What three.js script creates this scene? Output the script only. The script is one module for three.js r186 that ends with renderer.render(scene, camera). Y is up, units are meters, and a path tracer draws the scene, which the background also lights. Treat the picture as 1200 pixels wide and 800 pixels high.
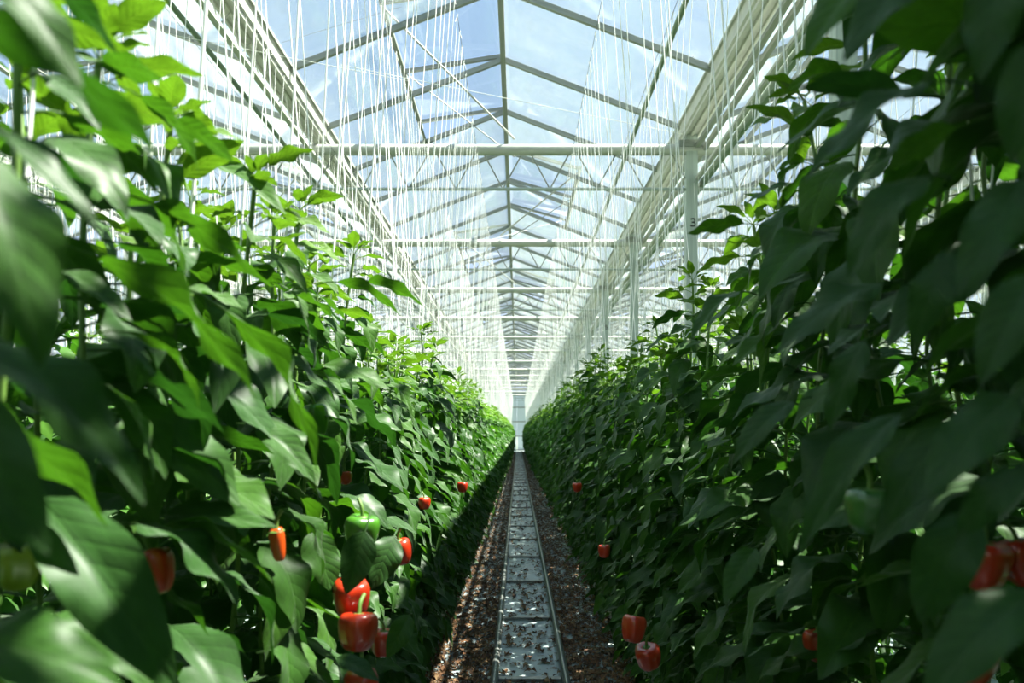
import * as THREE from 'three';
import { mergeGeometries } from 'three/addons/utils/BufferGeometryUtils.js';

// ---------------------------------------------------------------- camera, sky, sun, exposure
const scene = new THREE.Scene();
const EYE = 1.68, FOCAL = 811, VX = 607, VY = 508;            // eye height; focal length and vanishing point of the aisle in pixels of a 1200 x 800 frame
const camera = new THREE.PerspectiveCamera(2 * Math.atan(400 / FOCAL) * 180 / Math.PI, 1.5, 0.05, 400);
camera.position.set(0, EYE, 0);
camera.lookAt(0, EYE, -10);
camera.setViewOffset(1200, 800, 600 - VX, 400 - VY, 1200, 800);
camera.focus = 3.6;
camera.userData.fStop = 3.0;

const renderer = new THREE.WebGLRenderer();
renderer.toneMapping = THREE.LinearToneMapping;
renderer.toneMappingExposure = 1.0;
renderer.shadowMap.enabled = true;

{ // clear summer sky: blue overhead, paler towards the horizon, the same all round
  const W = 16, H = 256, data = new Float32Array(W * H * 4);
  for (let r = 0; r < H; r++) {
    const el = ((r + 0.5) / H - 0.5) * Math.PI, t = Math.max(0, Math.sin(el)), k = Math.pow(1 - t, 3.2);
    const c = el < 0 ? [0.5, 0.52, 0.5] : [0.40 + 0.52 * k, 0.66 + 0.30 * k, 1.04 + 0.0 * k];
    for (let x = 0; x < W; x++) data.set([c[0], c[1], c[2], 1], (r * W + x) * 4);
  }
  const t = new THREE.DataTexture(data, W, H, THREE.RGBAFormat, THREE.FloatType);
  t.mapping = THREE.EquirectangularReflectionMapping; t.magFilter = THREE.LinearFilter; t.needsUpdate = true;
  scene.background = t; scene.environment = t;
}
const sun = new THREE.DirectionalLight(new THREE.Color(1.0, 0.95, 0.82), 36);
sun.position.set(30, 55, -22);
sun.target.position.set(0, 0, -18);
sun.castShadow = true;
sun.shadow.radius = 1;
sun.shadow.mapSize.set(4096, 4096);
Object.assign(sun.shadow.camera, { left: -60, right: 60, top: 60, bottom: -60, near: 1, far: 140 });
scene.add(sun, sun.target);

// ---------------------------------------------------------------- helpers
let seedState = 12345;
const reseed = (s) => { seedState = s | 0; };
const R = () => { seedState = (seedState + 0x6d2b79f5) | 0; let t = Math.imul(seedState ^ (seedState >>> 15), 1 | seedState); t = (t + Math.imul(t ^ (t >>> 7), 61 | t)) ^ t; return ((t ^ (t >>> 14)) >>> 0) / 4294967296; };
const rr = (a, b) => a + (b - a) * R();
const V = (x, y, z) => new THREE.Vector3(x, y, z);
const px = (u, v, d) => V((u - VX) / FOCAL * d, EYE + (VY - v) / FOCAL * d, -d);    // where a thing seen there stands, d metres down the aisle
const counts = {};
const numbered = (n) => { const k = counts[n] = (counts[n] ?? -1) + 1; return k ? `${n}_${String(k).padStart(3, '0')}` : n; };
const boxG = new THREE.BoxGeometry(1, 1, 1), cylG = new THREE.CylinderGeometry(1, 1, 1, 16), rodG = new THREE.CylinderGeometry(1, 1, 1, 8), wireG = new THREE.CylinderGeometry(1, 1, 1, 5);
function part(name, geometry, material, parent) {
  const m = new THREE.Mesh(geometry, material); m.name = name; m.castShadow = m.receiveShadow = true; parent.add(m); return m;
}
function thing(name, label, category, pos = [0, 0, 0], group) {
  const o = new THREE.Group(); o.name = numbered(name); o.position.set(...pos); o.userData = { label, category }; if (group) o.userData.group = group; scene.add(o); return o;
}
function tag(o, label, category, group) { o.userData.label = label; o.userData.category = category; if (group) o.userData.group = group; return o; }
function structure(name, label, category) { const o = thing(name, label, category); o.userData.kind = 'structure'; return o; }
const UPV = V(0, 1, 0), q0 = new THREE.Quaternion(), m0 = new THREE.Matrix4();
function box(name, mat, parent, x, y, z, sx, sy, sz) { const m = part(name, boxG, mat, parent); m.position.set(x, y, z); m.scale.set(sx, sy, sz); return m; }
function rod(name, mat, parent, a, b, r, g = rodG) {
  const m = part(name, g, mat, parent), d = b.clone().sub(a), L = d.length();
  m.position.copy(a).addScaledVector(d, 0.5); m.quaternion.setFromUnitVectors(UPV, d.divideScalar(L)); m.scale.set(r, L, r); return m;
}
function beam(name, mat, parent, a, b, w, h, up = UPV) {          // rectangular bar from a to b: h along "up", w across
  const m = part(name, boxG, mat, parent), d = b.clone().sub(a), L = d.length(); d.divideScalar(L);
  const side = V(0, 0, 0).crossVectors(d, up).normalize(), u2 = V(0, 0, 0).crossVectors(side, d);
  m0.makeBasis(side, u2, d.clone().negate()); m.quaternion.setFromRotationMatrix(m0); m.position.copy(a).add(b).multiplyScalar(0.5); m.scale.set(w, h, L); return m;
}
function placed(g, mat4) { const c = g.clone(); c.applyMatrix4(mat4); return c; }
function tubeGeo(pts, r, seg, sides) { return new THREE.TubeGeometry(new THREE.CatmullRomCurve3(pts), seg, r, sides); }
function canvasTex(w, h, fn, srgb = true) {
  const d = new Uint8Array(w * h * 4);
  for (let y = 0; y < h; y++) for (let x = 0; x < w; x++) { const c = fn(x / w, y / h); d.set([c[0] * 255, c[1] * 255, c[2] * 255, 255].map((v) => Math.max(0, Math.min(255, v))), (y * w + x) * 4); }
  const t = new THREE.DataTexture(d, w, h); t.magFilter = THREE.LinearFilter; t.minFilter = THREE.LinearMipmapLinearFilter; t.generateMipmaps = true;
  t.wrapS = t.wrapT = THREE.RepeatWrapping; if (srgb) t.colorSpace = THREE.SRGBColorSpace; t.needsUpdate = true; return t;
}
const hash = (x, y) => { let h = Math.imul(x | 0, 374761393) + Math.imul(y | 0, 668265263); h = Math.imul(h ^ (h >>> 13), 1274126177); return ((h ^ (h >>> 16)) >>> 0) / 4294967296; };
function vnoise(x, y, p) {                                        // value noise with period p
  const ix = Math.floor(x), iy = Math.floor(y), f = x - ix, g = y - iy, s = f * f * (3 - 2 * f), t = g * g * (3 - 2 * g), w = (a) => ((a % p) + p) % p;
  const a = hash(w(ix), w(iy)), b = hash(w(ix + 1), w(iy)), c = hash(w(ix), w(iy + 1)), d = hash(w(ix + 1), w(iy + 1));
  return (a + (b - a) * s) * (1 - t) + (c + (d - c) * s) * t;
}
const fbm = (x, y, p) => 0.5 * vnoise(x * p, y * p, p) + 0.3 * vnoise(x * p * 2, y * p * 2, p * 2) + 0.2 * vnoise(x * p * 4, y * p * 4, p * 4);

// ---------------------------------------------------------------- materials
const lin = (r, g, b) => new THREE.Color().setRGB(r, g, b);
const std = (c, rough, metal = 0, extra = {}) => new THREE.MeshStandardMaterial({ color: c, roughness: rough, metalness: metal, ...extra });
const metalTex = canvasTex(128, 128, (x, y) => { const n = 0.84 + 0.16 * fbm(x, y, 8); return [n, n, n]; });
const MAT = {
  gutter: std(lin(0.54, 0.55, 0.50), 0.5, 0, { map: metalTex }),
  galv: std(lin(0.30, 0.325, 0.285), 0.45, 0.25, { map: metalTex }),
  alu: std(lin(0.33, 0.355, 0.315), 0.42, 0.3, { map: metalTex }),
  white: std(lin(0.52, 0.54, 0.49), 0.5, 0, { map: metalTex }),
  post: std(lin(0.42, 0.49, 0.44), 0.5, 0.05, { map: metalTex }),
  pipe: std(lin(0.16, 0.23, 0.16), 0.45, 0.1),
  darkSteel: std(lin(0.10, 0.13, 0.11), 0.5, 0.2),
  wire: std(lin(0.10, 0.11, 0.11), 0.5, 0.3),
  twine: std(lin(0.88, 0.88, 0.86), 0.7),
  rail: std(lin(0.30, 0.31, 0.29), 0.38, 0.55, { map: metalTex }),
  slab: std(lin(0.78, 0.79, 0.78), 0.45),
  panelWall: std(lin(0.60, 0.68, 0.72), 0.6),
  ink: std(lin(0.02, 0.02, 0.02), 0.6),
};
const dust = canvasTex(256, 256, (x, y) => { const n = 0.88 + 0.10 * fbm(x, y, 6) - 0.10 * Math.pow(fbm(x, y * 0.999, 24), 2) - 0.16 * Math.pow(Math.max(0, vnoise(x * 16, y * 3, 16) - 0.62) / 0.38, 2); return [n, n, n]; }, false);
MAT.glass = new THREE.MeshPhysicalMaterial({ color: lin(0.93, 0.96, 0.97), roughness: 0.08, transmission: 1, transmissionMap: dust, thickness: 0, ior: 1.5 });
MAT.clearGlass = new THREE.MeshPhysicalMaterial({ color: lin(0.96, 0.98, 0.985), roughness: 0.04, transmission: 0.97, thickness: 0, ior: 1.5 });

// ---------------------------------------------------------------- greenhouse shell
const Y_CHORD = EYE + 3.77, Y_LOW = EYE + 3.25, Y_WIRE = EYE + 3.31, Y_GUT = EYE + 4.08, Y_RIDGE = EYE + 5.04;
const SPAN = 5, HALF = SPAN / 2, RIDGE0 = -0.2, Z0 = 6.2, Z1 = -69.2;
const ridges = [-2, -1, 0, 1, 2].map((k) => RIDGE0 + SPAN * k);
const gutterXs = [-2.5, -1.5, -0.5, 0.5, 1.5, 2.5].map((k) => RIDGE0 + SPAN * k);
const rafterD = []; for (let j = -10; j <= 39; j++) rafterD.push(9.33 + 1.5 * j);
const sections = []; for (let k = -3; k <= 13; k++) sections.push(9.2 + 4.5 * k);
const VENT = 1.25;                                                   // horizontal run of a vent from the ridge
const ventAt = (side, j) => ((((j - (side < 0 ? -1 : 2)) % 6) + 6) % 6) < 2;   // two panes per vent, the two slopes taking turns

{ // floor
  const fabric = canvasTex(512, 512, (x, y) => {
    const n = fbm(x, y, 10), s = fbm(x + 0.37, y + 0.11, 48), weave = 0.03 * Math.sin(x * 512 * 0.9) * Math.sin(y * 512 * 0.9);
    let c = [0.80 + weave - 0.10 * n, 0.82 + weave - 0.09 * n, 0.82 + weave - 0.09 * n];
    if (s > 0.66) { const k = Math.min(1, (s - 0.66) * 14); c = [c[0] * (1 - k) + 0.33 * k, c[1] * (1 - k) + 0.24 * k, c[2] * (1 - k) + 0.15 * k]; }
    return c;
  });
  fabric.repeat.set(18, 42);
  const g = new THREE.BoxGeometry(30, 0.1, 80);
  const f = part('floor', g, std(lin(0.70, 0.77, 0.79), 0.40, 0, { map: fabric }), scene);
  f.position.set(0, -0.05, -32); f.userData = { kind: 'structure', label: 'white ground cloth of the greenhouse scattered with dry leaves', category: 'floor' };
  const land = part('ground', new THREE.BoxGeometry(900, 0.4, 900), std(lin(0.30, 0.33, 0.22), 0.9), scene);
  land.position.set(0, -0.35, -60); land.userData = { kind: 'structure', label: 'flat grassy land outside the greenhouse walls', category: 'ground' };
}

function slopePoint(ridge, side, t, lift = 0) {                      // t: horizontal run from the ridge, 0..HALF
  return V(ridge + side * t, Y_RIDGE - (Y_RIDGE - Y_GUT) * t / HALF + lift, 0);
}
function paneGeo(t0, t1, w) {
  const a = slopePoint(0, 1, t0), b = slopePoint(0, 1, t1), L = a.distanceTo(b);
  const g = new THREE.BoxGeometry(L, 0.004, w);
  return g;
}
const paneFull = paneGeo(0.02, 2.46, 1.46), paneShort = paneGeo(VENT + 0.03, 2.46, 1.46), ventPane = paneGeo(0.03, VENT - 0.03, 1.44);
const SLOPE = Math.atan2(Y_RIDGE - Y_GUT, HALF);
for (const ridge of ridges) {
  const main = Math.abs(ridge - RIDGE0) < 0.1;
  const roof = structure('roof', main ? 'pitched glass roof over the rail path between the plant rows' : ridge > RIDGE0 ? (ridge > 5 ? 'glass roof span by the sunny side wall' : 'glass roof span beyond the posts') : (ridge < -6 ? 'glass roof span by the shady side wall' : 'glass roof span beside the post-free gutter'), 'roof');
  beam('ridge_beam', MAT.alu, roof, V(ridge, Y_RIDGE, Z0), V(ridge, Y_RIDGE, Z1), 0.07, 0.09);
  for (const side of [-1, 1]) {
    const top = slopePoint(ridge, side, 0.02), bot = slopePoint(ridge, side, 2.48), nrm = V(side * Math.sin(SLOPE), Math.cos(SLOPE), 0);
    rafterD.forEach((d, j) => {
      const z = -d;
      beam('glazing_bar', MAT.alu, roof, top.clone().setZ(z), bot.clone().setZ(z), 0.045, 0.065, nrm);
      if (j === rafterD.length - 1) return;
      const vent = ventAt(side, j - 10), t0 = vent ? VENT + 0.03 : 0.02, mid = slopePoint(ridge, side, (t0 + 2.46) / 2).addScaledVector(nrm, 0.032);
      const p = part('pane', vent ? paneShort : paneFull, MAT.glass, roof);
      p.position.set(mid.x, mid.y, z - 0.75); p.rotation.z = -side * SLOPE;
      if (vent) { const a = slopePoint(ridge, side, VENT); beam('vent_sill', MAT.alu, roof, a.clone().setZ(z), a.clone().setZ(z - 1.5), 0.05, 0.05, nrm); }
    });
  }
}
// vents: hinged at the ridge, propped open
for (const ridge of ridges) for (const side of [-1, 1]) for (let j = -10; j < 38; j++) {
  if (!(ventAt(side, j) && ventAt(side, j + 1)) || Math.abs(ridge - RIDGE0) > 5 ) continue;
  if (!ventAt(side, j) || (ventAt(side, j - 1))) continue;
  const d0 = 9.33 + 1.5 * j, open = side < 0 ? 9 * Math.PI / 180 : 16 * Math.PI / 180, len = VENT / Math.cos(SLOPE) + 0.02;
  const where = Math.abs(ridge - RIDGE0) < 0.1 ? 'over the rail path' : ridge > RIDGE0 ? 'in the roof span beyond the posts' : 'in the roof span beside the post-free gutter';
  const v = thing('roof_vent', side < 0 ? `glass roof vent raised wide ${where}` : `glass roof vent slightly ajar ${where}`, 'roof vent', [ridge, Y_RIDGE + 0.05, -d0 - 1.5], `roof vents ${where} on the ${side < 0 ? 'shady' : 'sunny'} slope`);
  const end = (z) => V(side * len * Math.cos(open), -len * Math.sin(open), z), hinge = (z) => V(0, 0, z);
  for (const z of [-1.5, 0, 1.5]) beam('frame_arm', MAT.galv, v, hinge(z), end(z), 0.04, 0.05);
  beam('frame_edge', MAT.galv, v, end(-1.75), end(1.55), 0.05, 0.07);
  for (const z of [-0.75, 0.75]) { const p = part('pane', ventPane, MAT.clearGlass, v); p.position.copy(end(z)).multiplyScalar(0.5).setZ(z); p.position.y += 0.03; p.rotation.z = -side * open; }
  rod('push_rod', MAT.white, v, end(1.4), V(side * -0.15, -1.16, 0.1), 0.014);
  rod('brace', MAT.galv, v, end(0), V(side * -0.15, -1.16, -0.5), 0.008);
}
// gutters
function gutterGeo(w, h, L) {                                        // box gutter with upright sides, a stepped ribbed underside and turned-in lips
  const out = [[-w, 0.5], [-w, -0.25], [-w * 0.82, -0.32], [-w * 0.82, -0.5], [-w * 0.62, -0.5], [-w * 0.56, -0.38], [-w * 0.2, -0.38], [-w * 0.14, -0.5], [w * 0.14, -0.5], [w * 0.2, -0.38], [w * 0.56, -0.38], [w * 0.62, -0.5], [w * 0.82, -0.5], [w * 0.82, -0.32], [w, -0.25], [w, 0.5],
    [w * 0.9, 0.5], [w * 0.9, -0.15], [w * 0.7, -0.26], [-w * 0.7, -0.26], [-w * 0.9, -0.15], [-w * 0.9, 0.5]];
  return new THREE.ExtrudeGeometry(new THREE.Shape(out.map(([x, y]) => new THREE.Vector2(x, y * h))), { depth: L, bevelEnabled: false });
}
const gutG = gutterGeo(0.125, 0.22, Z0 - Z1);
gutterXs.forEach((x, i) => {
  const isPost = i % 2 === 1, o = structure('gutter', ['rain gutter above the shady side wall', 'rain gutter on the far line of posts past the shady rows', 'white sunlit rain gutter hung without posts beside the shady slope', 'wide pale green rain gutter carried on the line of posts', 'rain gutter beyond the line of posts', 'rain gutter above the sunny side wall'][i], 'gutter');
  const g = part('channel', gutG, MAT.gutter, o); g.position.set(x, Y_GUT - 0.04, Z1);
  for (const s of [-1, 1]) beam('lip', MAT.gutter, o, V(x + s * 0.14, Y_GUT + 0.07, Z0), V(x + s * 0.14, Y_GUT + 0.07, Z1), 0.03, 0.03);
  if (i === 2) {                                                      // open lattice strip below the post-free gutter
    const yA = Y_GUT - 0.12, yB = Y_GUT - 0.40;
    beam('lower_flange', MAT.white, o, V(x, yB, Z0), V(x, yB, Z1), 0.06, 0.035);
    for (let z = 0; z > -30; z -= 0.5) { rod('lattice_bar', MAT.white, o, V(x, yA, z), V(x, yB, z - 0.25), 0.008); rod('lattice_bar', MAT.white, o, V(x, yB, z - 0.25), V(x, yA, z - 0.5), 0.008); }
  }
});
// pipes that run along the house
function longPipe(label, x, y, r, mat, kind = 'heating_pipe') {
  const o = rod(kind, mat, scene, V(x, y, Z0), V(x, y, Z1), r, cylG); o.name = numbered(kind); return tag(o, label, 'pipe');
}
longPipe('dark green pipe slung under the girders toward the post side', 1.42, EYE + 3.66, 0.026, MAT.pipe);
longPipe('dark green pipe slung under the girders past the post-free gutter', -2.96, EYE + 3.66, 0.026, MAT.pipe);
{
  const o = thing('screen_rail', 'pale twin rail running beside the posts just under the gutter', 'rail', [2.42, EYE + 3.8, 0]);
  beam('rail_bar', MAT.alu, o, V(-0.05, 0, Z0), V(-0.05, 0, Z1), 0.06, 0.05); beam('rail_bar', MAT.galv, o, V(0.05, -0.03, Z0), V(0.05, -0.03, Z1), 0.05, 0.06);
  const s = thing('folded_screen', 'folded white shade screen with dark green underside beside the posts', 'shade screen', [2.44, EYE + 3.36, 0]);
  rod('screen_roll', MAT.white, s, V(-0.06, 0.02, Z0), V(-0.06, 0.02, Z1), 0.035, cylG); beam('support_bar', MAT.pipe, s, V(0.02, -0.02, Z0), V(0.02, -0.02, Z1), 0.05, 0.09);
}
// girders and posts
const girderGroups = [[RIDGE0 - 1.5 * SPAN, RIDGE0 + 0.5 * SPAN, 'over the rail path'], [RIDGE0 + 0.5 * SPAN, RIDGE0 + 2.5 * SPAN, 'beyond the line of posts']];
for (const [xa, xb, where] of girderGroups) sections.forEach((d) => {
  if (d < 3) return;
  const mark = Math.abs(d - 9.2) < 0.1 ? 'three' : Math.abs(d - 18.2) < 0.1 ? 'five' : '';
  const g = thing('lattice_girder', mark ? `steel lattice girder ${where}, joined to the post marked ${mark}` : `steel lattice girder spanning between unmarked posts ${where}`, 'girder', [(xa + xb) / 2, Y_LOW, -d], `lattice girders ${where}`), h = (xb - xa) / 2, dy = Y_CHORD - Y_LOW;
  rod('top_chord', MAT.white, g, V(-h, dy, 0), V(h, dy, 0), 0.07, cylG);
  rod('bottom_chord', MAT.post, g, V(-h, 0, 0), V(h, 0, 0), 0.021, cylG);
  const n = 16, step = 2 * h / n;
  for (let i = 0; i < n; i++) { const x = -h + step * i; rod('diagonal_brace', MAT.galv, g, V(x, 0, 0), V(x + step / 2 - 0.03, dy, 0), 0.010); rod('diagonal_brace', MAT.galv, g, V(x + step / 2 + 0.03, dy, 0), V(x + step, 0, 0), 0.010); }
});
const digit = (await import('three/addons/geometries/TextGeometry.js')).TextGeometry;
const { FontLoader } = await import('three/addons/loaders/FontLoader.js');
const font = await new FontLoader().loadAsync('fonts/droid/droid_sans_bold.typeface.json');
for (const [i, px0] of [[1, -7.7], [3, 2.3], [5, 12.3]]) sections.forEach((d) => {
  if (d < 3 || (i !== 3 && d > 40)) return;
  const dd = d < 5 ? 4.9 : d, no = Math.round((d - 9.2) / 4.5) + 3;
  const where = i === 3 ? 'on the line beside the sunny plant row' : i === 1 ? 'on the far line past the shady rows' : 'in the sunny side wall';
  const named = i === 3 && (no === 3 || no === 5);
  const p = thing('steel_post', named ? `pale green steel post marked with a black ${no === 3 ? 'three' : 'five'}` : `pale green square steel post ${where}`, 'post', [px0, 0, -dd], named ? undefined : `steel posts ${where}`);
  box('shaft', MAT.post, p, 0, (Y_GUT - 0.1) / 2, 0, 0.15, Y_GUT - 0.1, 0.12);
  box('base_plate', MAT.galv, p, 0, 0.011, 0, 0.3, 0.02, 0.28);
  box('head_plate', MAT.galv, p, 0, Y_CHORD + 0.06, 0, 0.34, 0.09, 0.16);
  if (named) { const g = new digit(String(no), { font, size: 0.115, depth: 0.002, curveSegments: 4 }); g.center(); const t = part('number', g, MAT.ink, p); t.position.set(0.015, EYE + 2.79, 0.0615); }
});
// end wall, side walls, back wall
{
  const yTop = Y_GUT, w = structure('wall_far', 'pale blue grey panelled end wall at the end of the aisle', 'wall');
  for (let x = -14.5; x < 14.4; x += 1.6) for (let k = 0; k < 4; k++) { const h = yTop / 4; box('panel', MAT.panelWall, w, x + 0.8, h * (k + 0.5), Z1 - 0.1, 1.57, h - 0.05, 0.05); }
  for (let k = 0; k <= 4; k++) box('wall_rail', MAT.galv, w, 0, Math.max(0.04, yTop / 4 * k), Z1 - 0.09, 29.2, 0.09, 0.1);
  for (const ridge of ridges) { const s = new THREE.Shape([new THREE.Vector2(-HALF, 0), new THREE.Vector2(HALF, 0), new THREE.Vector2(0, Y_RIDGE - Y_GUT)]); const g = part('gable_pane', new THREE.ExtrudeGeometry(s, { depth: 0.006, bevelEnabled: false }), MAT.clearGlass, w); g.position.set(ridge, Y_GUT, Z1 - 0.1); }
  for (const [n, x] of [['wall_left', -12.9], ['wall_right', 12.55]]) {
    const s = structure(n, n === 'wall_left' ? 'glass side wall on the shady side of the greenhouse' : 'glass side wall on the sunny side of the greenhouse', 'wall');
    for (let z = Z0; z > Z1 + 0.5; z -= 3) box('pane', MAT.clearGlass, s, x, yTop / 2, z - 1.5, 0.006, yTop - 0.1, 2.94);
    for (let z = Z0; z > Z1 - 1; z -= 3) box('mullion', MAT.alu, s, x, yTop / 2, z, 0.07, yTop, 0.06);
  }
  const b = structure('wall_back', 'pale panelled end wall behind the start of the rail path', 'wall');
  for (let x = -12; x < 11.9; x += 1.6) box('panel', MAT.panelWall, b, x + 0.8, yTop / 2, Z0 + 0.08, 1.56, yTop - 0.1, 0.05);
  for (let x = -12; x < 12; x += 1.6) box('mullion', MAT.alu, b, x, yTop / 2, Z0 + 0.08, 0.05, yTop, 0.07);
}

// ---------------------------------------------------------------- rail path
const RX = 0.08, GAUGE = 0.47;
for (const s of [-1, 1]) {
  const o = thing('pipe_rail', s < 0 ? 'grey steel pipe rail along the sunlit plant row' : 'grey steel pipe rail along the shaded plant row', 'rail', [RX + s * GAUGE / 2, 0.08, 0]);
  rod('tube', MAT.rail, o, V(0, 0, 1), V(0, 0, -66), 0.0255, cylG);
}
for (let i = 0; i < 42; i++) {
  const z = -1.58 - 1.56 * i, o = thing('rail_support', 'low steel cross support under the pair of pipe rails', 'rail support', [RX, 0, z], 'cross supports under the rails');
  box('cross_bar', MAT.rail, o, 0, 0.016, 0, GAUGE + 0.1, 0.018, 0.05);
  for (const s of [-1, 1]) box('saddle', MAT.rail, o, s * GAUGE / 2, 0.035, 0, 0.05, 0.05, 0.045);
}

// ---------------------------------------------------------------- leaves
const leafMap = canvasTex(256, 128, (x, y) => {
  const s = Math.abs(y - 0.5) * 2, q = x * 8 - s * 1.7, ridge = Math.abs(((q % 1) + 1) % 1 - 0.5) * 2, vein = Math.max(0, 1 - (1 - ridge) * 11) * (1 - 0.6 * s), mid = Math.max(0, 1 - s * 28);
  const n = 0.86 + 0.14 * fbm(x, y, 16), k = Math.min(1, Math.max(vein * 0.35, mid * 0.8));
  return [n * 0.90 + 0.16 * k, n * 0.92 + 0.09 * k, n * 0.88 + 0.12 * k];
});
const leafBump = canvasTex(256, 128, (x, y) => {
  const s = Math.abs(y - 0.5) * 2, q = x * 8 - s * 1.7, ridge = Math.abs(((q % 1) + 1) % 1 - 0.5) * 2;
  const v = 0.35 + 0.4 * Math.sqrt(Math.max(0, 1 - ridge * ridge)) + 0.2 * fbm(x, y, 24) - (s < 0.05 ? 0.25 : 0); return [v, v, v];
}, false);
const leafMat = (r, g, b, through, coat) => new THREE.MeshPhysicalMaterial({ color: lin(r, g, b), map: leafMap, bumpMap: leafBump, bumpScale: 0.0028, roughness: 0.92, transmission: through, thickness: 0, clearcoat: coat, clearcoatRoughness: 0.42, specularIntensity: 0.25, side: THREE.DoubleSide });
const LEAF = [leafMat(0.040, 0.140, 0.006, 0.46, 0.46), leafMat(0.027, 0.108, 0.008, 0.42, 0.48), leafMat(0.064, 0.190, 0.007, 0.52, 0.34), leafMat(0.135, 0.285, 0.012, 0.54, 0.28)];
const farLeaf = new THREE.MeshPhysicalMaterial({ color: lin(1, 1, 1), vertexColors: true, roughness: 0.92, transmission: 0.47, thickness: 0, clearcoat: 0.38, clearcoatRoughness: 0.35, specularIntensity: 0.25, side: THREE.DoubleSide });
const FARCOL = [[0.037, 0.130, 0.006], [0.026, 0.102, 0.007], [0.059, 0.175, 0.007], [0.125, 0.265, 0.012]];
MAT.stem = std(lin(0.10, 0.19, 0.03), 0.55);
MAT.oldStem = std(lin(0.24, 0.27, 0.10), 0.7);

const halfWidth = (u, asp) => Math.max(0.004, asp * Math.pow(u, 0.62) * Math.pow(1 - u, 0.95) / 0.364);
function leafGeo({ nu, nv, arch, fold, wave, asp, curl = 0, petAngle = 0.7, petLen = 0.35, quilt = 0, rough = 0, phase = 0 }) {
  const pos = [], uv = [], idx = [];
  for (let i = 0; i <= nu; i++) {
    const u = Math.pow(i / nu, 0.9), w = halfWidth(u, asp * 0.5);
    for (let j = -nv; j <= nv; j++) {
      const s = j / nv, a = Math.abs(s);
      let y = arch * 3.4 * u * (1 - u) * (1.2 - 0.4 * u) + w * (fold * a - 0.42 * fold * s * s) + wave * Math.sin(u * 13 + phase + (s > 0 ? 1.1 : 0)) * a * a * w * 2;
      y += quilt * (Math.abs(Math.sin(Math.PI * (u * 8 - a * 1.7))) - 0.6) * a * (1 - 0.5 * a) * Math.min(1, w * 8);
      y += rough * (vnoise(u * 11 + phase * 7, s * 4 + 20, 64) - 0.5) * Math.min(1, w * 6);
      pos.push(u - curl * u * u * 0.1, y, s * w * (1 - 0.12 * fold) + curl * 0.25 * u * u * (1 - 0.2 * u)); uv.push(u, 0.5 + 0.5 * s);
    }
  }
  const row = 2 * nv + 1;
  for (let i = 0; i < nu; i++) for (let j = 0; j < row - 1; j++) { const a = i * row + j, b = a + 1, c = a + row, d = c + 1; idx.push(a, b, c, b, d, c); }
  let g = new THREE.BufferGeometry();
  g.setAttribute('position', new THREE.Float32BufferAttribute(pos, 3)); g.setAttribute('uv', new THREE.Float32BufferAttribute(uv, 2)); g.setIndex(idx); g.computeVertexNormals();
  g.userData.foot = V(0, 0, 0);
  if (petLen > 0) {
    const foot = V(-petLen * Math.cos(petAngle), -petLen * Math.sin(petAngle), 0), mid = V(foot.x * 0.42, foot.y * 0.30, 0);
    const t = tubeGeo([foot, mid, V(0.02, arch * 0.05, 0)], 0.012, 3, 4), n = t.attributes.position.count;
    t.setAttribute('uv', new THREE.Float32BufferAttribute(new Array(n * 2).fill(0).map((_, k) => (k % 2 ? 0.5 : 0.05)), 2));
    const m = mergeGeometries([g, t]); m.userData.foot = foot; g = m;
  }
  return g;
}
reseed(77);
const NEAR = [], MID = [], FAR = [];
for (let k = 0; k < 12; k++) {
  const base = { arch: [0.10, 0.17, 0.24][k % 3] + rr(-0.03, 0.03), fold: rr(0.15, 0.6), wave: rr(0.05, 0.16), asp: rr(0.43, 0.58), curl: rr(-0.45, 0.45), petAngle: [0.5, 0.85, 1.15][k % 3], petLen: rr(0.3, 0.45), phase: rr(0, 6) };
  NEAR.push(leafGeo({ ...base, nu: 16, nv: 4, quilt: rr(0.005, 0.010), rough: 0.011 })); MID.push(leafGeo({ ...base, nu: 7, nv: 2 })); FAR.push(leafGeo({ ...base, nu: 4, nv: 1, petLen: 0 }));
}
function leafFrame(chord, normal) {
  const x = chord.clone().normalize(), z = V(0, 0, 0).crossVectors(x, normal).normalize(), y = V(0, 0, 0).crossVectors(z, x);
  return new THREE.Matrix4().makeBasis(x, y, z);
}
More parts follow.
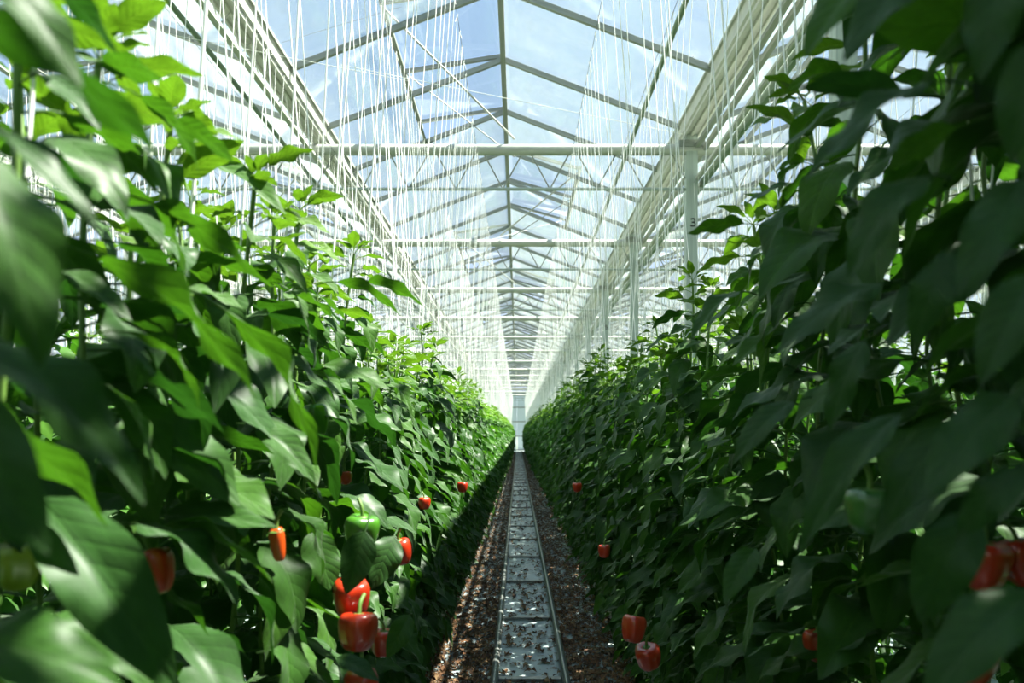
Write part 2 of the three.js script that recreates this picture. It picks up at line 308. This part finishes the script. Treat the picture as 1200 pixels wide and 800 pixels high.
// the leaves of one plant as a list of {origin, frame, size, shape, tone}, in the plant's own axes; toAisle is +1 or -1 along x
function sproutLeaves(top, toAisle, amount, plantSpread = 0.22) {
  const leaves = [], stems = [];
  for (const side of [-1, 1]) for (const bz of [-0.5, 0.5]) {
    const lean = rr(0.06, 0.13), wob = rr(0, 6), zs = bz * plantSpread + rr(-0.03, 0.03), H = top - rr(0, 0.22);
    const at = (y) => V(side * (0.05 + lean * y / 2.4) + 0.018 * Math.sin(y * 7 + wob), y, zs + 0.018 * Math.cos(y * 6 + wob));
    stems.push(at); stems[stems.length - 1].H = H;
    let az = rr(0, 6.28);
    for (let y = 0.12; y < H; y += (y > H - 0.3 ? 0.042 : 0.066) / amount) {
      const f = Math.min(1, Math.max(0, (H - y) / 0.55)), node = at(y);
      az += 2.4 + rr(-0.5, 0.5);
      let dx = Math.cos(az) + side * 0.75, dz = Math.sin(az); const l = Math.hypot(dx, dz) || 1; dx /= l; dz /= l;
      const size = (0.078 + 0.125 * Math.pow(f, 0.8)) * rr(0.72, 1.25) * (y < 0.5 ? rr(0.5, 0.95) : 1), drop = (f < 0.3 ? rr(-0.5, 0.5) : rr(0.25, 1.15)), cp = Math.cos(drop), sp = Math.sin(drop);
      const chord = V(dx * cp, -sp, dz * cp), roll = rr(-0.6, 0.6), out = V(dx * sp, cp, dz * sp), across = V(-dz, 0, dx);
      const normal = out.multiplyScalar(Math.cos(roll)).addScaledVector(across, Math.sin(roll));
      const shape = (drop < 0.4 ? 0 : drop < 0.8 ? 1 : 2) + 3 * Math.floor(R() * 4);
      leaves.push({ node, frame: leafFrame(chord, normal), size, shape, tone: f < 0.28 ? 3 : f < 0.5 && R() < 0.5 ? 2 : R() < 0.42 ? 1 : R() < 0.25 ? 2 : 0 });
    }
  }
  for (const at of stems) { const node = at(at.H - 0.02), turn = rr(0, 6); for (let k = 0; k < 6; k++) { // the growing tip
    const az = turn + k * 2.4, up = rr(0.05, 0.75), dx = Math.cos(az), dz = Math.sin(az), chord = V(dx * Math.cos(up), Math.sin(up), dz * Math.cos(up)), normal = V(-dx * Math.sin(up), Math.cos(up), -dz * Math.sin(up));
    leaves.push({ node, frame: leafFrame(chord, normal), size: rr(0.05, 0.105), shape: 3 * Math.floor(R() * 4), tone: 3 });
  } }
  return { leaves, stems };
}
function leafMatrix(l, geo) {
  const s = l.size, foot = geo.userData.foot.clone().multiplyScalar(s).applyMatrix4(l.frame);
  return l.frame.clone().scale(V(s, s, s)).setPosition(l.node.clone().sub(foot));
}
function stemGeo(at, seg, sides) { const pts = []; for (let i = 0; i <= seg; i++) pts.push(at(0.1 + (at.H - 0.12) * i / seg)); return tubeGeo(pts, 0.0052, seg, sides); }

// ---------------------------------------------------------------- fruit
function pepperGeo(h, r, lobes, phase) {                              // blocky lobed fruit hanging from y = 0: rounded shoulders, a sunken top, a narrower blunt end
  const nt = 22, ns = 28, pos = [], idx = [], pw = (v, e) => Math.sign(v) * Math.pow(Math.abs(v), e);
  for (let i = 0; i <= nt; i++) { const f = i / nt * Math.PI, cy = pw(Math.cos(f), 0.7), cr = Math.max(0.01, Math.pow(Math.sin(f), 0.62)), down = (1 - cy) / 2;
    for (let j = 0; j <= ns; j++) { const a = j / ns * Math.PI * 2, crease = Math.pow(Math.abs(Math.cos(a * lobes / 2 + phase)), 5);
      const rad = r * cr * (1 - 0.30 * Math.pow(down, 1.6)) * (1 - 0.15 * crease * (0.6 + 0.5 * down)), inner = Math.pow(1 - cr, 1.3);
      pos.push(Math.cos(a) * rad, -down * h - (down < 0.5 ? 0.17 * h * inner + 0.03 * h * crease * cr : -0.10 * h * inner), Math.sin(a) * rad); } }
  for (let i = 0; i < nt; i++) for (let j = 0; j < ns; j++) { const a = i * (ns + 1) + j, b = a + 1, c = a + ns + 1, d = c + 1; idx.push(a, b, c, b, d, c); }
  const g = new THREE.BufferGeometry(); g.setAttribute('position', new THREE.Float32BufferAttribute(pos, 3)); g.setIndex(idx); g.computeVertexNormals(); return g;
}
const slimPepper = pepperGeo(0.085, 0.019, 3, 0.1);
const pepperGs = [pepperGeo(0.100, 0.043, 4, 0), pepperGeo(0.090, 0.045, 3, 0.6), pepperGeo(0.105, 0.038, 3, 0.2), slimPepper];
const calyxG = mergeGeometries([new THREE.CylinderGeometry(0.010, 0.018, 0.007, 10).translate(0, -0.012, 0), tubeGeo([V(0, -0.012, 0), V(0.004, 0.012, 0), V(0.018, 0.030, 0.004)], 0.0045, 5, 7)]);
const fruitMat = (r, g, b) => new THREE.MeshPhysicalMaterial({ color: lin(r, g, b), roughness: 0.32, clearcoat: 0.6, clearcoatRoughness: 0.12, specularIntensity: 1 });
const FRUIT = { red: fruitMat(0.44, 0.026, 0.006), orange: fruitMat(0.55, 0.07, 0.008), green: fruitMat(0.05, 0.17, 0.012), pale: fruitMat(0.36, 0.45, 0.05), dark: fruitMat(0.035, 0.12, 0.018) };

// ---------------------------------------------------------------- the two rows along the rail path
const ROWS = [{ x: -0.77, to: 1, name: 'sunlit', top: 2.22 }, { x: 0.93, to: -1, name: 'shaded', top: 2.34 }], PITCH = 0.45, FIRST = 0.28, FULL = 10.5;
// fruit seen in the photograph: [pixel x, pixel y of its middle, depth, colour, shape, size, tilt]
const fruits = [
  [412, 702, 1.62, 'red', 0, 1.12, 0.15], [421, 740, 1.56, 'red', 1, 1.08, -0.12], [424, 806, 1.62, 'red', 1, 1.0, 0.05], [466, 646, 2.1, 'red', 0, 0.9, 0.2], [432, 658, 1.95, 'red', 1, 0.9, 0], [425, 624, 1.70, 'green', 1, 1.05, 0.1],
  [323, 640, 1.42, 'orange', 3, 0.95, 0.1], [174, 668, 1.05, 'red', 0, 0.8, -0.2], [20, 662, 0.95, 'pale', 0, 0.75, 0.1], [368, 490, 1.75, 'green', 2, 0.9, -0.1],
  [405, 560, 2.5, 'red', 1, 0.6, 0], [542, 571, 4.6, 'red', 1, 0.9, 0], [497, 590, 3.1, 'red', 1, 0.7, 0], [450, 752, 1.8, 'red', 0, 0.8, 0.1],
  [745, 735, 2.15, 'red', 0, 0.95, -0.2], [757, 772, 2.15, 'red', 1, 1.0, 0.2], [1156, 664, 1.0, 'red', 1, 0.9, 0.1], [1190, 656, 1.02, 'red', 0, 0.8, -0.2], [1148, 772, 1.0, 'red', 0, 0.9, 0.2], [676, 571, 5.2, 'red', 1, 0.9, 0], [1020, 600, 1.15, 'dark', 1, 1.0, 0], [958, 755, 1.6, 'red', 0, 0.8, 0], [708, 645, 3.6, 'red', 0, 0.8, 0],
].map(([u, v, d, col, k, s, tilt]) => ({ p: px(u, v, d), d, col, k, s, tilt, clear: ![958, 1020, 708, 466, 432, 450, 676, 542].includes(u) }));
const eye = V(0, EYE, 0);
function hidesFruit(c, r) { // keep the fruit that the photograph shows free of leaves
  for (const f of fruits) { if (!f.clear || -c.z > f.d - 0.02) continue; const dir = f.p.clone().sub(eye), t = c.clone().sub(eye).dot(dir) / dir.lengthSq(); if (t <= 0 || t > 1) continue; if (c.distanceTo(eye.clone().addScaledVector(dir, t)) < r * 0.26 + 0.025 * t) return true; }
  return false;
}
const nearPlants = [];
const farProto = {};
reseed(2024);
function stemsInto(plant, stems, detailed) { for (const at of stems) { const m = part('stem', stemGeo(at, detailed ? 14 : 5, detailed ? 7 : 4), MAT.stem, plant); m.userData.label = 'green stem wound on a twine'; } }
const plantLabel = (row, extra) => `pepper plant ${extra} in the ${row.name} row`;
const protos = {};
for (const row of ROWS) {
  protos[row.name] = [];
  for (let k = 0; k < 6; k++) {
    const { leaves, stems } = sproutLeaves(row.top + rr(-0.08, 0.08), row.to, 2.1), gs = [];
    for (const l of leaves) { const src = FAR[l.shape], g = placed(src, leafMatrix(l, MID[l.shape].userData.foot ? { userData: { foot: MID[l.shape].userData.foot } } : src)); const n = g.attributes.position.count, c = FARCOL[l.tone]; g.setAttribute('color', new THREE.Float32BufferAttribute(new Array(n * 3).fill(0).map((_, i) => c[i % 3]), 3)); gs.push(g); }
    protos[row.name].push({ foliage: mergeGeometries(gs), stems: mergeGeometries(stems.map((s) => stemGeo(s, 4, 4))) });
  }
}
for (const row of ROWS) {
  for (let i = 0; i < 149; i++) {
    const d = FIRST + PITCH * i + rr(-0.04, 0.04), x = row.x + rr(-0.03, 0.03);
    const near = d < FULL;
    const plant = thing('pepper_plant', plantLabel(row, near ? 'with broad drooping leaves, no fruit showing,' : 'with dense foliage far along the rails'), 'pepper plant', [x, 0, -d], near ? `pepper plants at the start of the ${row.name} row` : `pepper plants far along the ${row.name} row`);
    if (near) {
      const { leaves, stems } = sproutLeaves(row.top + rr(-0.12, 0.10) + (row.to > 0 ? (d < 2.6 ? 0.16 : 0.04) : d < 1.0 ? 1.4 : d < 1.4 ? 0.75 : d < 1.8 ? 0.35 : 0), row.to, d < 0.8 && row.to > 0 ? 1.3 : 2.0);  // extra height on the nearest shaded-row plants, added to shade the leaves opposite
      plant.userData.row = row; nearPlants.push(plant);
      stemsInto(plant, stems, true);
      for (const l of leaves) {
        const set = d < 3.2 ? NEAR : MID, geo = set[l.shape], mat = leafMatrix(l, geo), c = V(0.5, 0.1, 0).applyMatrix4(mat).add(plant.position), tip = V(1, 0, 0).applyMatrix4(mat).add(plant.position);
        const innerLimit = row.to > 0 ? -0.36 : 0.38;
        if ((row.to > 0 ? Math.max(c.x, tip.x - 0.03) > innerLimit : Math.min(c.x, tip.x + 0.03) < innerLimit) && d < 4) continue;
        if (c.distanceTo(eye) < 0.62 || tip.distanceTo(eye) < 0.55) continue;
        if (hidesFruit(c, l.size)) continue;
        const m = part('leaf', geo, LEAF[l.tone], plant); mat.decompose(m.position, m.quaternion, m.scale);
      }
    } else {
      const pr = protos[row.name][i % 6];
      const f = part('foliage', pr.foliage, farLeaf, plant); f.userData.kind = 'stuff'; part('stem', pr.stems, MAT.stem, plant);
      if (i % 4 > 1) { plant.rotation.y = Math.PI; } const s = rr(0.94, 1.06); plant.scale.set(rr(0.95, 1.08) * (1 + 0.38 * Math.min(1, Math.max(0, (d - 18) / 14))), s, rr(0.95, 1.1));
    }
  }
}
const plantFor = (p) => { let best, bd = 1e9; for (const q of nearPlants) { const dz = Math.abs(q.position.z - p.z) + (Math.sign(q.position.x) === Math.sign(p.x) ? 0 : 9); if (dz < bd) { bd = dz; best = q; } } return best; };
const withFruit = new Map();
for (const f of fruits) {
  const plant = plantFor(f.p), h = 0.095 * f.s;
  const m = part('pepper', pepperGs[f.k], FRUIT[f.col], plant); m.position.copy(f.p).sub(plant.position).add(V(0, h / 2, 0)); m.scale.setScalar(f.s); m.rotation.set(f.tilt * 0.5, f.d * 9, f.tilt);
  const colour = { red: 'red', orange: 'orange', green: 'green', pale: 'yellow green', dark: 'dark green' }[f.col];
  m.userData.label = `glossy ${colour} bell pepper`;
  part('calyx', calyxG, MAT.stem, m).userData.label = 'green pepper stalk';
  if (!withFruit.has(plant)) withFruit.set(plant, []); withFruit.get(plant).push(colour);
}
{
  const words = ['', 'one', 'two', 'three', 'four', 'five', 'six'], nth = ['first', 'second', 'third', 'fourth', 'fifth', 'sixth', 'seventh', 'eighth', 'ninth', 'tenth'];
  for (const row of ROWS) [...withFruit].filter(([p]) => p.userData.row === row).sort(([p], [q]) => q.position.z - p.position.z).forEach(([plant, cols], i) => {
    const by = {}; cols.forEach((c) => by[c] = (by[c] ?? 0) + 1);
    let what = Object.entries(by).map(([c, n]) => `${words[n]} ${c}`).join(' and ') + (cols.length > 1 ? ' peppers' : ' pepper');
    if (Object.keys(by).length > 2) what = `${Object.keys(by).slice(0, -1).join(', ')} and ${Object.keys(by).at(-1)} peppers`;
    plant.userData.label = `plant with ${what}, ${nth[i]} fruiting one of the ${row.name} row`;
    plant.userData.group = `fruiting pepper plants of the ${row.name} row`;
  });
}

// large leaves close by: [base pixel, tip pixel, depth of base, depth of tip, width / length, normal, tone, shape]
const close = [
  [-30, -70, 84, 98, 0.50, 0.52, 0.42, [0.55, 0.55, 0.65], 0, 0], [-60, 10, 190, 192, 0.56, 0.60, 0.30, [0.35, 0.75, -0.55], 0, 1], [40, -40, 136, 56, 0.72, 0.74, 0.34, [0.3, 0.7, -0.6], 1, 0], [78, 62, 152, 90, 0.92, 0.95, 0.5, [0.3, 0.9, 0.5], 2, 0],
  [118, 78, 184, 86, 0.94, 0.9, 0.42, [0.2, 0.8, -0.5], 2, 0], [163, 112, 234, 206, 1.0, 1.0, 0.36, [0.7, 0.3, -0.5], 2, 1], [205, 140, 277, 196, 1.05, 1.02, 0.34, [0.6, 0.5, -0.6], 2, 0], [58, 160, 164, 254, 0.82, 0.82, 0.46, [0.4, 0.6, 0.6], 0, 2],
  [-50, 140, 114, 272, 0.55, 0.58, 0.30, [0.4, 0.8, 0.4], 1, 1], [-40, 170, 48, 432, 0.46, 0.46, 0.42, [0.75, 0.35, 0.55], 0, 1], [-70, 400, 170, 592, 0.50, 0.56, 0.36, [0.35, 0.75, 0.45], 1, 2], [-80, 440, 44, 650, 0.44, 0.44, 0.5, [0.2, 0.5, 0.8], 1, 0],
  [46, 582, 202, 816, 0.80, 0.78, 0.33, [0.35, 0.6, 0.7], 1, 1], [-70, 765, 150, 812, 0.52, 0.52, 0.45, [0.1, 0.85, 0.5], 0, 2], [193, 604, 316, 622, 1.1, 1.08, 0.38, [0.2, 0.8, 0.55], 0, 0], [184, 622, 318, 682, 1.08, 1.04, 0.36, [0.45, 0.75, -0.5], 2, 1],
  [108, 298, 302, 472, 0.86, 0.86, 0.24, [0.6, 0.45, -0.65], 2, 1], [178, 238, 302, 322, 1.0, 1.0, 0.3, [0.5, 0.6, -0.6], 2, 0], [144, 388, 234, 482, 0.9, 0.92, 0.34, [0.6, 0.55, -0.5], 2, 2], [74, 318, 150, 376, 0.82, 0.82, 0.42, [0.3, 0.8, 0.5], 0, 0],
  [120, 448, 178, 566, 0.86, 0.86, 0.40, [0.7, 0.3, -0.3], 2, 1], [170, 480, 268, 594, 1.1, 1.08, 0.5, [0.5, 0.5, 0.65], 0, 0], [366, 622, 384, 694, 1.65, 1.62, 0.6, [0.5, 0.2, 0.8], 0, 0], [300, 500, 368, 566, 1.3, 1.3, 0.4, [0.5, 0.6, 0.6], 0, 1], [260, 360, 372, 560, 1.05, 1.05, 0.22, [0.7, 0.4, -0.5], 2, 1],
  [240, 190, 330, 250, 1.5, 1.45, 0.4, [0.3, 0.8, 0.4], 2, 0], [430, 240 + 90, 494, 356, 1.9, 1.85, 0.4, [0.3, 0.8, -0.4], 2, 0], [395, 330, 470, 372, 1.7, 1.7, 0.38, [0.4, 0.7, -0.3], 2, 1],
  [428, 622, 402, 694, 1.54, 1.50, 0.62, [0.45, 0.35, 0.8], 1, 0], [462, 628, 436, 690, 1.8, 1.75, 0.6, [0.3, 0.5, 0.8], 1, 1], [395, 770, 440, 800, 1.45, 1.42, 0.5, [0.3, 0.8, 0.5], 1, 0], [480, 720, 452, 770, 1.7, 1.65, 0.5, [0.4, 0.6, 0.7], 0, 1],
  [1034, -30, 942, 68, 0.80, 0.78, 0.42, [-0.5, 0.5, 0.6], 2, 1], [1090, -50, 984, 66, 0.66, 0.66, 0.40, [-0.35, 0.5, 0.7], 1, 0], [1056, 104, 940, 106, 0.82, 0.80, 0.30, [-0.2, 0.75, -0.6], 1, 0], [1090, 96, 944, 214, 0.72, 0.74, 0.32, [-0.4, 0.7, 0.5], 1, 1],
  [1200, 20, 1026, 44, 0.86, 0.84, 0.42, [-0.1, 0.7, -0.7], 2, 0], [1088, 206, 994, 330, 0.70, 0.72, 0.42, [-0.5, 0.55, 0.6], 1, 2], [1034, 332, 910, 414, 0.96, 0.98, 0.40, [-0.4, 0.7, 0.5], 1, 1], [868, 342, 810, 398, 1.55, 1.5, 0.32, [-0.4, 0.7, 0.4], 0, 1], [872, 262, 806, 276, 1.55, 1.5, 0.32, [-0.2, 0.8, -0.5], 2, 0],
  [1056, 484, 938, 646, 0.76, 0.78, 0.26, [-0.5, 0.6, 0.5], 1, 1], [1190, 462, 1078, 574, 0.62, 0.62, 0.46, [-0.4, 0.6, 0.6], 1, 0], [1216, 694, 1080, 822, 0.56, 0.56, 0.42, [-0.5, 0.6, 0.5], 1, 1], [1140, 600, 1078, 730, 0.70, 0.72, 0.50, [-0.4, 0.5, 0.7], 1, 2],
  [1200, 210, 1116, 340, 0.62, 0.62, 0.42, [-0.3, 0.5, 0.75], 1, 0], [1216, 320, 1146, 450, 0.58, 0.58, 0.42, [-0.4, 0.5, 0.7], 1, 1], [1116, 296, 1076, 412, 0.68, 0.70, 0.42, [-0.5, 0.4, 0.7], 1, 2], [1176, -40, 1148, 96, 0.62, 0.62, 0.46, [-0.4, 0.4, 0.75], 1, 1], [1212, 50, 1180, 190, 0.58, 0.6, 0.46, [-0.5, 0.3, 0.75], 1, 0],
  [1014, 398, 972, 506, 0.9, 0.92, 0.36, [-0.5, 0.5, 0.6], 1, 1], [886, 642, 846, 704, 1.25, 1.22, 0.5, [-0.2, 0.7, 0.6], 0, 0], [1120, 150, 1040, 200, 0.72, 0.72, 0.45, [-0.1, 0.6, -0.7], 2, 0], [1110, 500, 1030, 610, 0.72, 0.74, 0.4, [-0.3, 0.6, 0.65], 1, 0], [1196, 545, 1126, 640, 0.6, 0.62, 0.4, [-0.4, 0.5, 0.7], 1, 2], [930, 470, 860, 545, 1.15, 1.15, 0.4, [-0.3, 0.7, 0.55], 1, 1],
];
for (const [u0, v0, u1, v1, d0, d1, asp, n, tone, shape] of close) {
  const a = px(u0, v0, d0), b = px(u1, v1, d1), plant = plantFor(a.clone().add(b).multiplyScalar(0.5)), s = a.distanceTo(b);
  const frame = leafFrame(b.clone().sub(a), V(...n)), m = part('leaf', NEAR[shape + 3 * (Math.abs(u0 + v1) % 4)], LEAF[tone], plant);
  frame.clone().scale(V(s, s * 0.8, s * asp / 0.5)).setPosition(a.sub(plant.position)).decompose(m.position, m.quaternion, m.scale);
}

// ---------------------------------------------------------------- further rows, strings and wires
{
  const spots = [];
  reseed(99);
  for (let k = 0; k <= 6; k++) for (const x of [ROWS[0].x - 1.68 * k, ROWS[1].x + 1.68 * k]) { if (x > 11.5 || x < -11.8) continue; for (let d = -5.6; d < 67; d += 0.5) if (k || d < -0.1) spots.push([x + rr(-0.04, 0.04), -d, R()]); }
  const all = [...protos.sunlit, ...protos.shaded].slice(2, 8);
  const rowG = thing('pepper_rows', 'further rows of pepper plants beyond the two rows of the aisle', 'pepper plants'); rowG.userData.kind = 'stuff';
  all.forEach((pr, k) => {
    const mine = spots.filter((_, i) => i % all.length === k), im = new THREE.InstancedMesh(pr.foliage, farLeaf, mine.length); im.name = 'foliage'; im.userData.kind = 'stuff'; im.castShadow = im.receiveShadow = true;
    mine.forEach(([x, z, r], i) => im.setMatrixAt(i, new THREE.Matrix4().compose(V(x, 0, z), q0.setFromAxisAngle(UPV, r > 0.5 ? Math.PI : 0), V(1, (0.94 + 0.1 * r) * (z > 0 && Math.abs(x - ROWS[1].x) < 0.2 ? 1.45 : 1), 1.05)))); rowG.add(im);  // unseen shaded-row plants behind the camera are stretched taller to cast shade
  });
}
const allRows = []; for (let k = 0; k <= 6; k++) for (const row of ROWS) { const x = row.x + (row.to > 0 ? -1.68 : 1.68) * k; if (x < 11.8 && x > -12) allRows.push({ x, k, row }); }
const strings = [];
reseed(5);
for (const { x, k, row } of allRows) for (const s of [-1, 1]) {
  const wx = x + s * 0.29;
  const w = rod('crop_wire', MAT.wire, scene, V(wx, Y_WIRE, Z0), V(wx, Y_WIRE, Z1), 0.0022, wireG); w.name = numbered('crop_wire');
  tag(w, k ? 'thin dark crop wire strung under the girders above the further rows' : `thin dark crop wire strung under the girders above the ${row.name} row`, 'wire', k ? 'crop wires above the further rows' : `crop wires above the ${row.name} row`);
  for (let d = 0.7 + R() * 0.2; d < 67.5; d += 0.225) {
    if (R() < 0.08) continue;
    const jitter = rr(-0.05, 0.05);
    strings.push({ k, row, a: V(wx, Y_WIRE, -d), b: V(x + s * rr(0.06, 0.16), 2.0, -d + jitter + rr(-0.12, 0.12)), d, r: R() < 0.08 ? 0.004 : 0.0026 });
    if (R() < 0.12) strings.push({ k, row, a: V(wx, Y_WIRE, -d - 0.03), b: V(x + s * rr(0.0, 0.2), 2.0, -d + rr(-0.3, 0.3)), d, r: 0.002 });
  }
}
for (let i = strings.length - 1; i >= 0; i--) { // the twines leave the post number readable
  const s = strings[i], y = EYE + 2.79 * s.d / 9.2, t = (s.a.y - y) / (s.a.y - s.b.y); if (s.d > 9.1 || t < 0 || t > 1) continue;
  if (Math.abs((s.a.x + (s.b.x - s.a.x) * t) / s.d - 2.315 / 9.2) < 0.006) strings.splice(i, 1);
}
const inView = (s) => { const t = 0.55, p = s.a.clone().lerp(s.b, t), u = VX + p.x / s.d * FOCAL; return u > -10 && u < 1210; };
strings.sort((p, q) => p.d - q.d);
const single = new Set(strings.filter((s) => s.k === 0 && s.d > 1.1 && inView(s)).slice(0, 296));
const knotG = new THREE.TorusGeometry(0.012, 0.002, 4, 8), tailG = rodG;
for (const s of single) {
  const g = thing('twine', `white twine hanging from the crop wire to the ${s.row.name} row of peppers`, 'twine', s.a.toArray(), `white twines of the ${s.row.name} row`);
  rod('strand', MAT.twine, g, V(0, 0, 0), s.b.clone().sub(s.a), s.r, wireG);
  const kn = part('knot', knotG, MAT.twine, g); kn.rotation.y = Math.PI / 2 + s.r * 200; kn.position.y = -0.004;
  rod('tail', MAT.twine, g, V(0, -0.01, 0), V(0.02 * Math.sin(s.d * 40), -0.07, 0.03 * Math.cos(s.d * 31)), 0.0018, wireG);
}
{
  const rest = strings.filter((s) => !single.has(s)), im = new THREE.InstancedMesh(wireG, MAT.twine, rest.length); im.name = 'twine_curtain'; im.castShadow = im.receiveShadow = true;
  rest.forEach((s, i) => { const dir = s.b.clone().sub(s.a), L = dir.length(); im.setMatrixAt(i, new THREE.Matrix4().compose(s.a.clone().lerp(s.b, 0.5), q0.setFromUnitVectors(UPV, dir.divideScalar(L)), V(s.r, L, s.r))); });
  im.userData = { kind: 'stuff', label: 'dense curtain of white twines hanging over the further plants', category: 'twine' }; scene.add(im);
}
for (const [u0, v0, d0, u1, v1, d1, r, what] of [[96, 20, 6, 480, 95, 7.2, 0.0028, 'outer'], [400, 76, 7.0, 800, 157, 8.6, 0.003, 'main'], [330, 50, 7.5, 470, 8, 7.6, 0.0022, 'tie'], [560, 285, 15, 660, 258, 15.5, 0.006, 'vent']]) {
  const c = rod('cord', what === 'tie' ? MAT.wire : MAT.twine, scene, px(u0, v0, d0), px(u1, v1, d1), r, wireG); c.name = numbered('cord');
  tag(c, { outer: 'white cord stretched sideways above the sunlit row', main: 'white cord sloping across under the open roof vent', tie: 'thin dark wire tied from gutter to open roof vent', vent: 'pale cord slung beneath the ajar roof vent' }[what], 'cord');
}

// ---------------------------------------------------------------- growing slabs and litter
for (const row of ROWS) for (let i = 0; i < 14; i++) {
  const o = thing('growing_slab', `white plastic wrapped growing slab under the ${row.name} row`, 'growing slab', [row.x, 0, -3.4 - 1.05 * i], `growing slabs under the ${row.name} row`);
  box('slab', MAT.slab, o, 0, 0.045, 0, 0.2, 0.09, 1.0);
  for (const z of [-0.3, 0.1]) box('rooting_cube', MAT.oldStem, o, 0, 0.12, z, 0.1, 0.07, 0.1);
}
{
  reseed(31);
  const dry = (k) => leafGeo({ nu: 5, nv: 2, arch: 0.2 + 0.1 * k, fold: 0.9, wave: 0.5, asp: 0.5, curl: 0.5 - 0.4 * k, petLen: 0, phase: k * 2 });
  const DRY = [dry(0), dry(1), dry(2)], DM = [std(lin(0.15, 0.068, 0.027), 0.85, 0, { side: THREE.DoubleSide }), std(lin(0.21, 0.125, 0.058), 0.85, 0, { side: THREE.DoubleSide }), std(lin(0.075, 0.038, 0.02), 0.9, 0, { side: THREE.DoubleSide })];
  const spot = () => { // mostly beside the rails, some between them
    const inside = R() < 0.035, x = inside ? RX + rr(-0.2, 0.2) : RX + (R() < 0.5 ? -1 : 1) * (GAUGE / 2 + 0.03 + 0.55 * Math.pow(R(), 1.2));
    return [x, inside];
  };
  const items = [];
  for (let i = 0; i < 34000; i++) { const d = 3.6 + 60 * Math.pow(R(), 2.2), [x, inside] = spot(); items.push({ x, d, inside, s: (inside ? rr(0.03, 0.10) : rr(0.02, 0.075)), yaw: rr(0, 6.28), tilt: rr(-0.25, 0.25), g: Math.floor(R() * 3), m: Math.floor(R() * 3) }); }
  const mat = (t) => new THREE.Matrix4().compose(V(t.x, 0.004 + 0.25 * t.s * Math.abs(t.tilt), -t.d), new THREE.Quaternion().setFromEuler(new THREE.Euler(t.tilt, t.yaw, t.tilt * 0.7)), V(t.s, t.s * 0.6, t.s));
  const ranked = items.filter((t) => t.d > 4.3 && Math.abs(t.x) < 0.6).sort((a, b) => b.s / b.d - a.s / a.d), pick = new Set(ranked.slice(0, 280));
  for (const t of pick) { const o = part('dry_leaf', DRY[t.g], DM[t.m], scene); o.name = numbered('dry_leaf'); mat(t).decompose(o.position, o.quaternion, o.scale); tag(o, t.inside ? 'curled brown dry leaf on the white cloth between the rails' : 'curled brown dry leaf on the floor beside the rails', 'dry leaf', t.inside ? 'dry leaves between the rails' : 'dry leaves beside the rails'); }
  for (let g = 0; g < 3; g++) for (let m = 0; m < 3; m++) {
    const mine = items.filter((t) => !pick.has(t) && t.g === g && t.m === m), im = new THREE.InstancedMesh(DRY[g], DM[m], mine.length); im.castShadow = im.receiveShadow = true;
    mine.forEach((t, i) => im.setMatrixAt(i, mat(t))); im.name = numbered('leaf_litter'); im.userData = { kind: 'stuff', label: 'brown leaf litter strewn over the ground cloth', category: 'litter' }; scene.add(im);
  }
}
renderer.render(scene, camera);
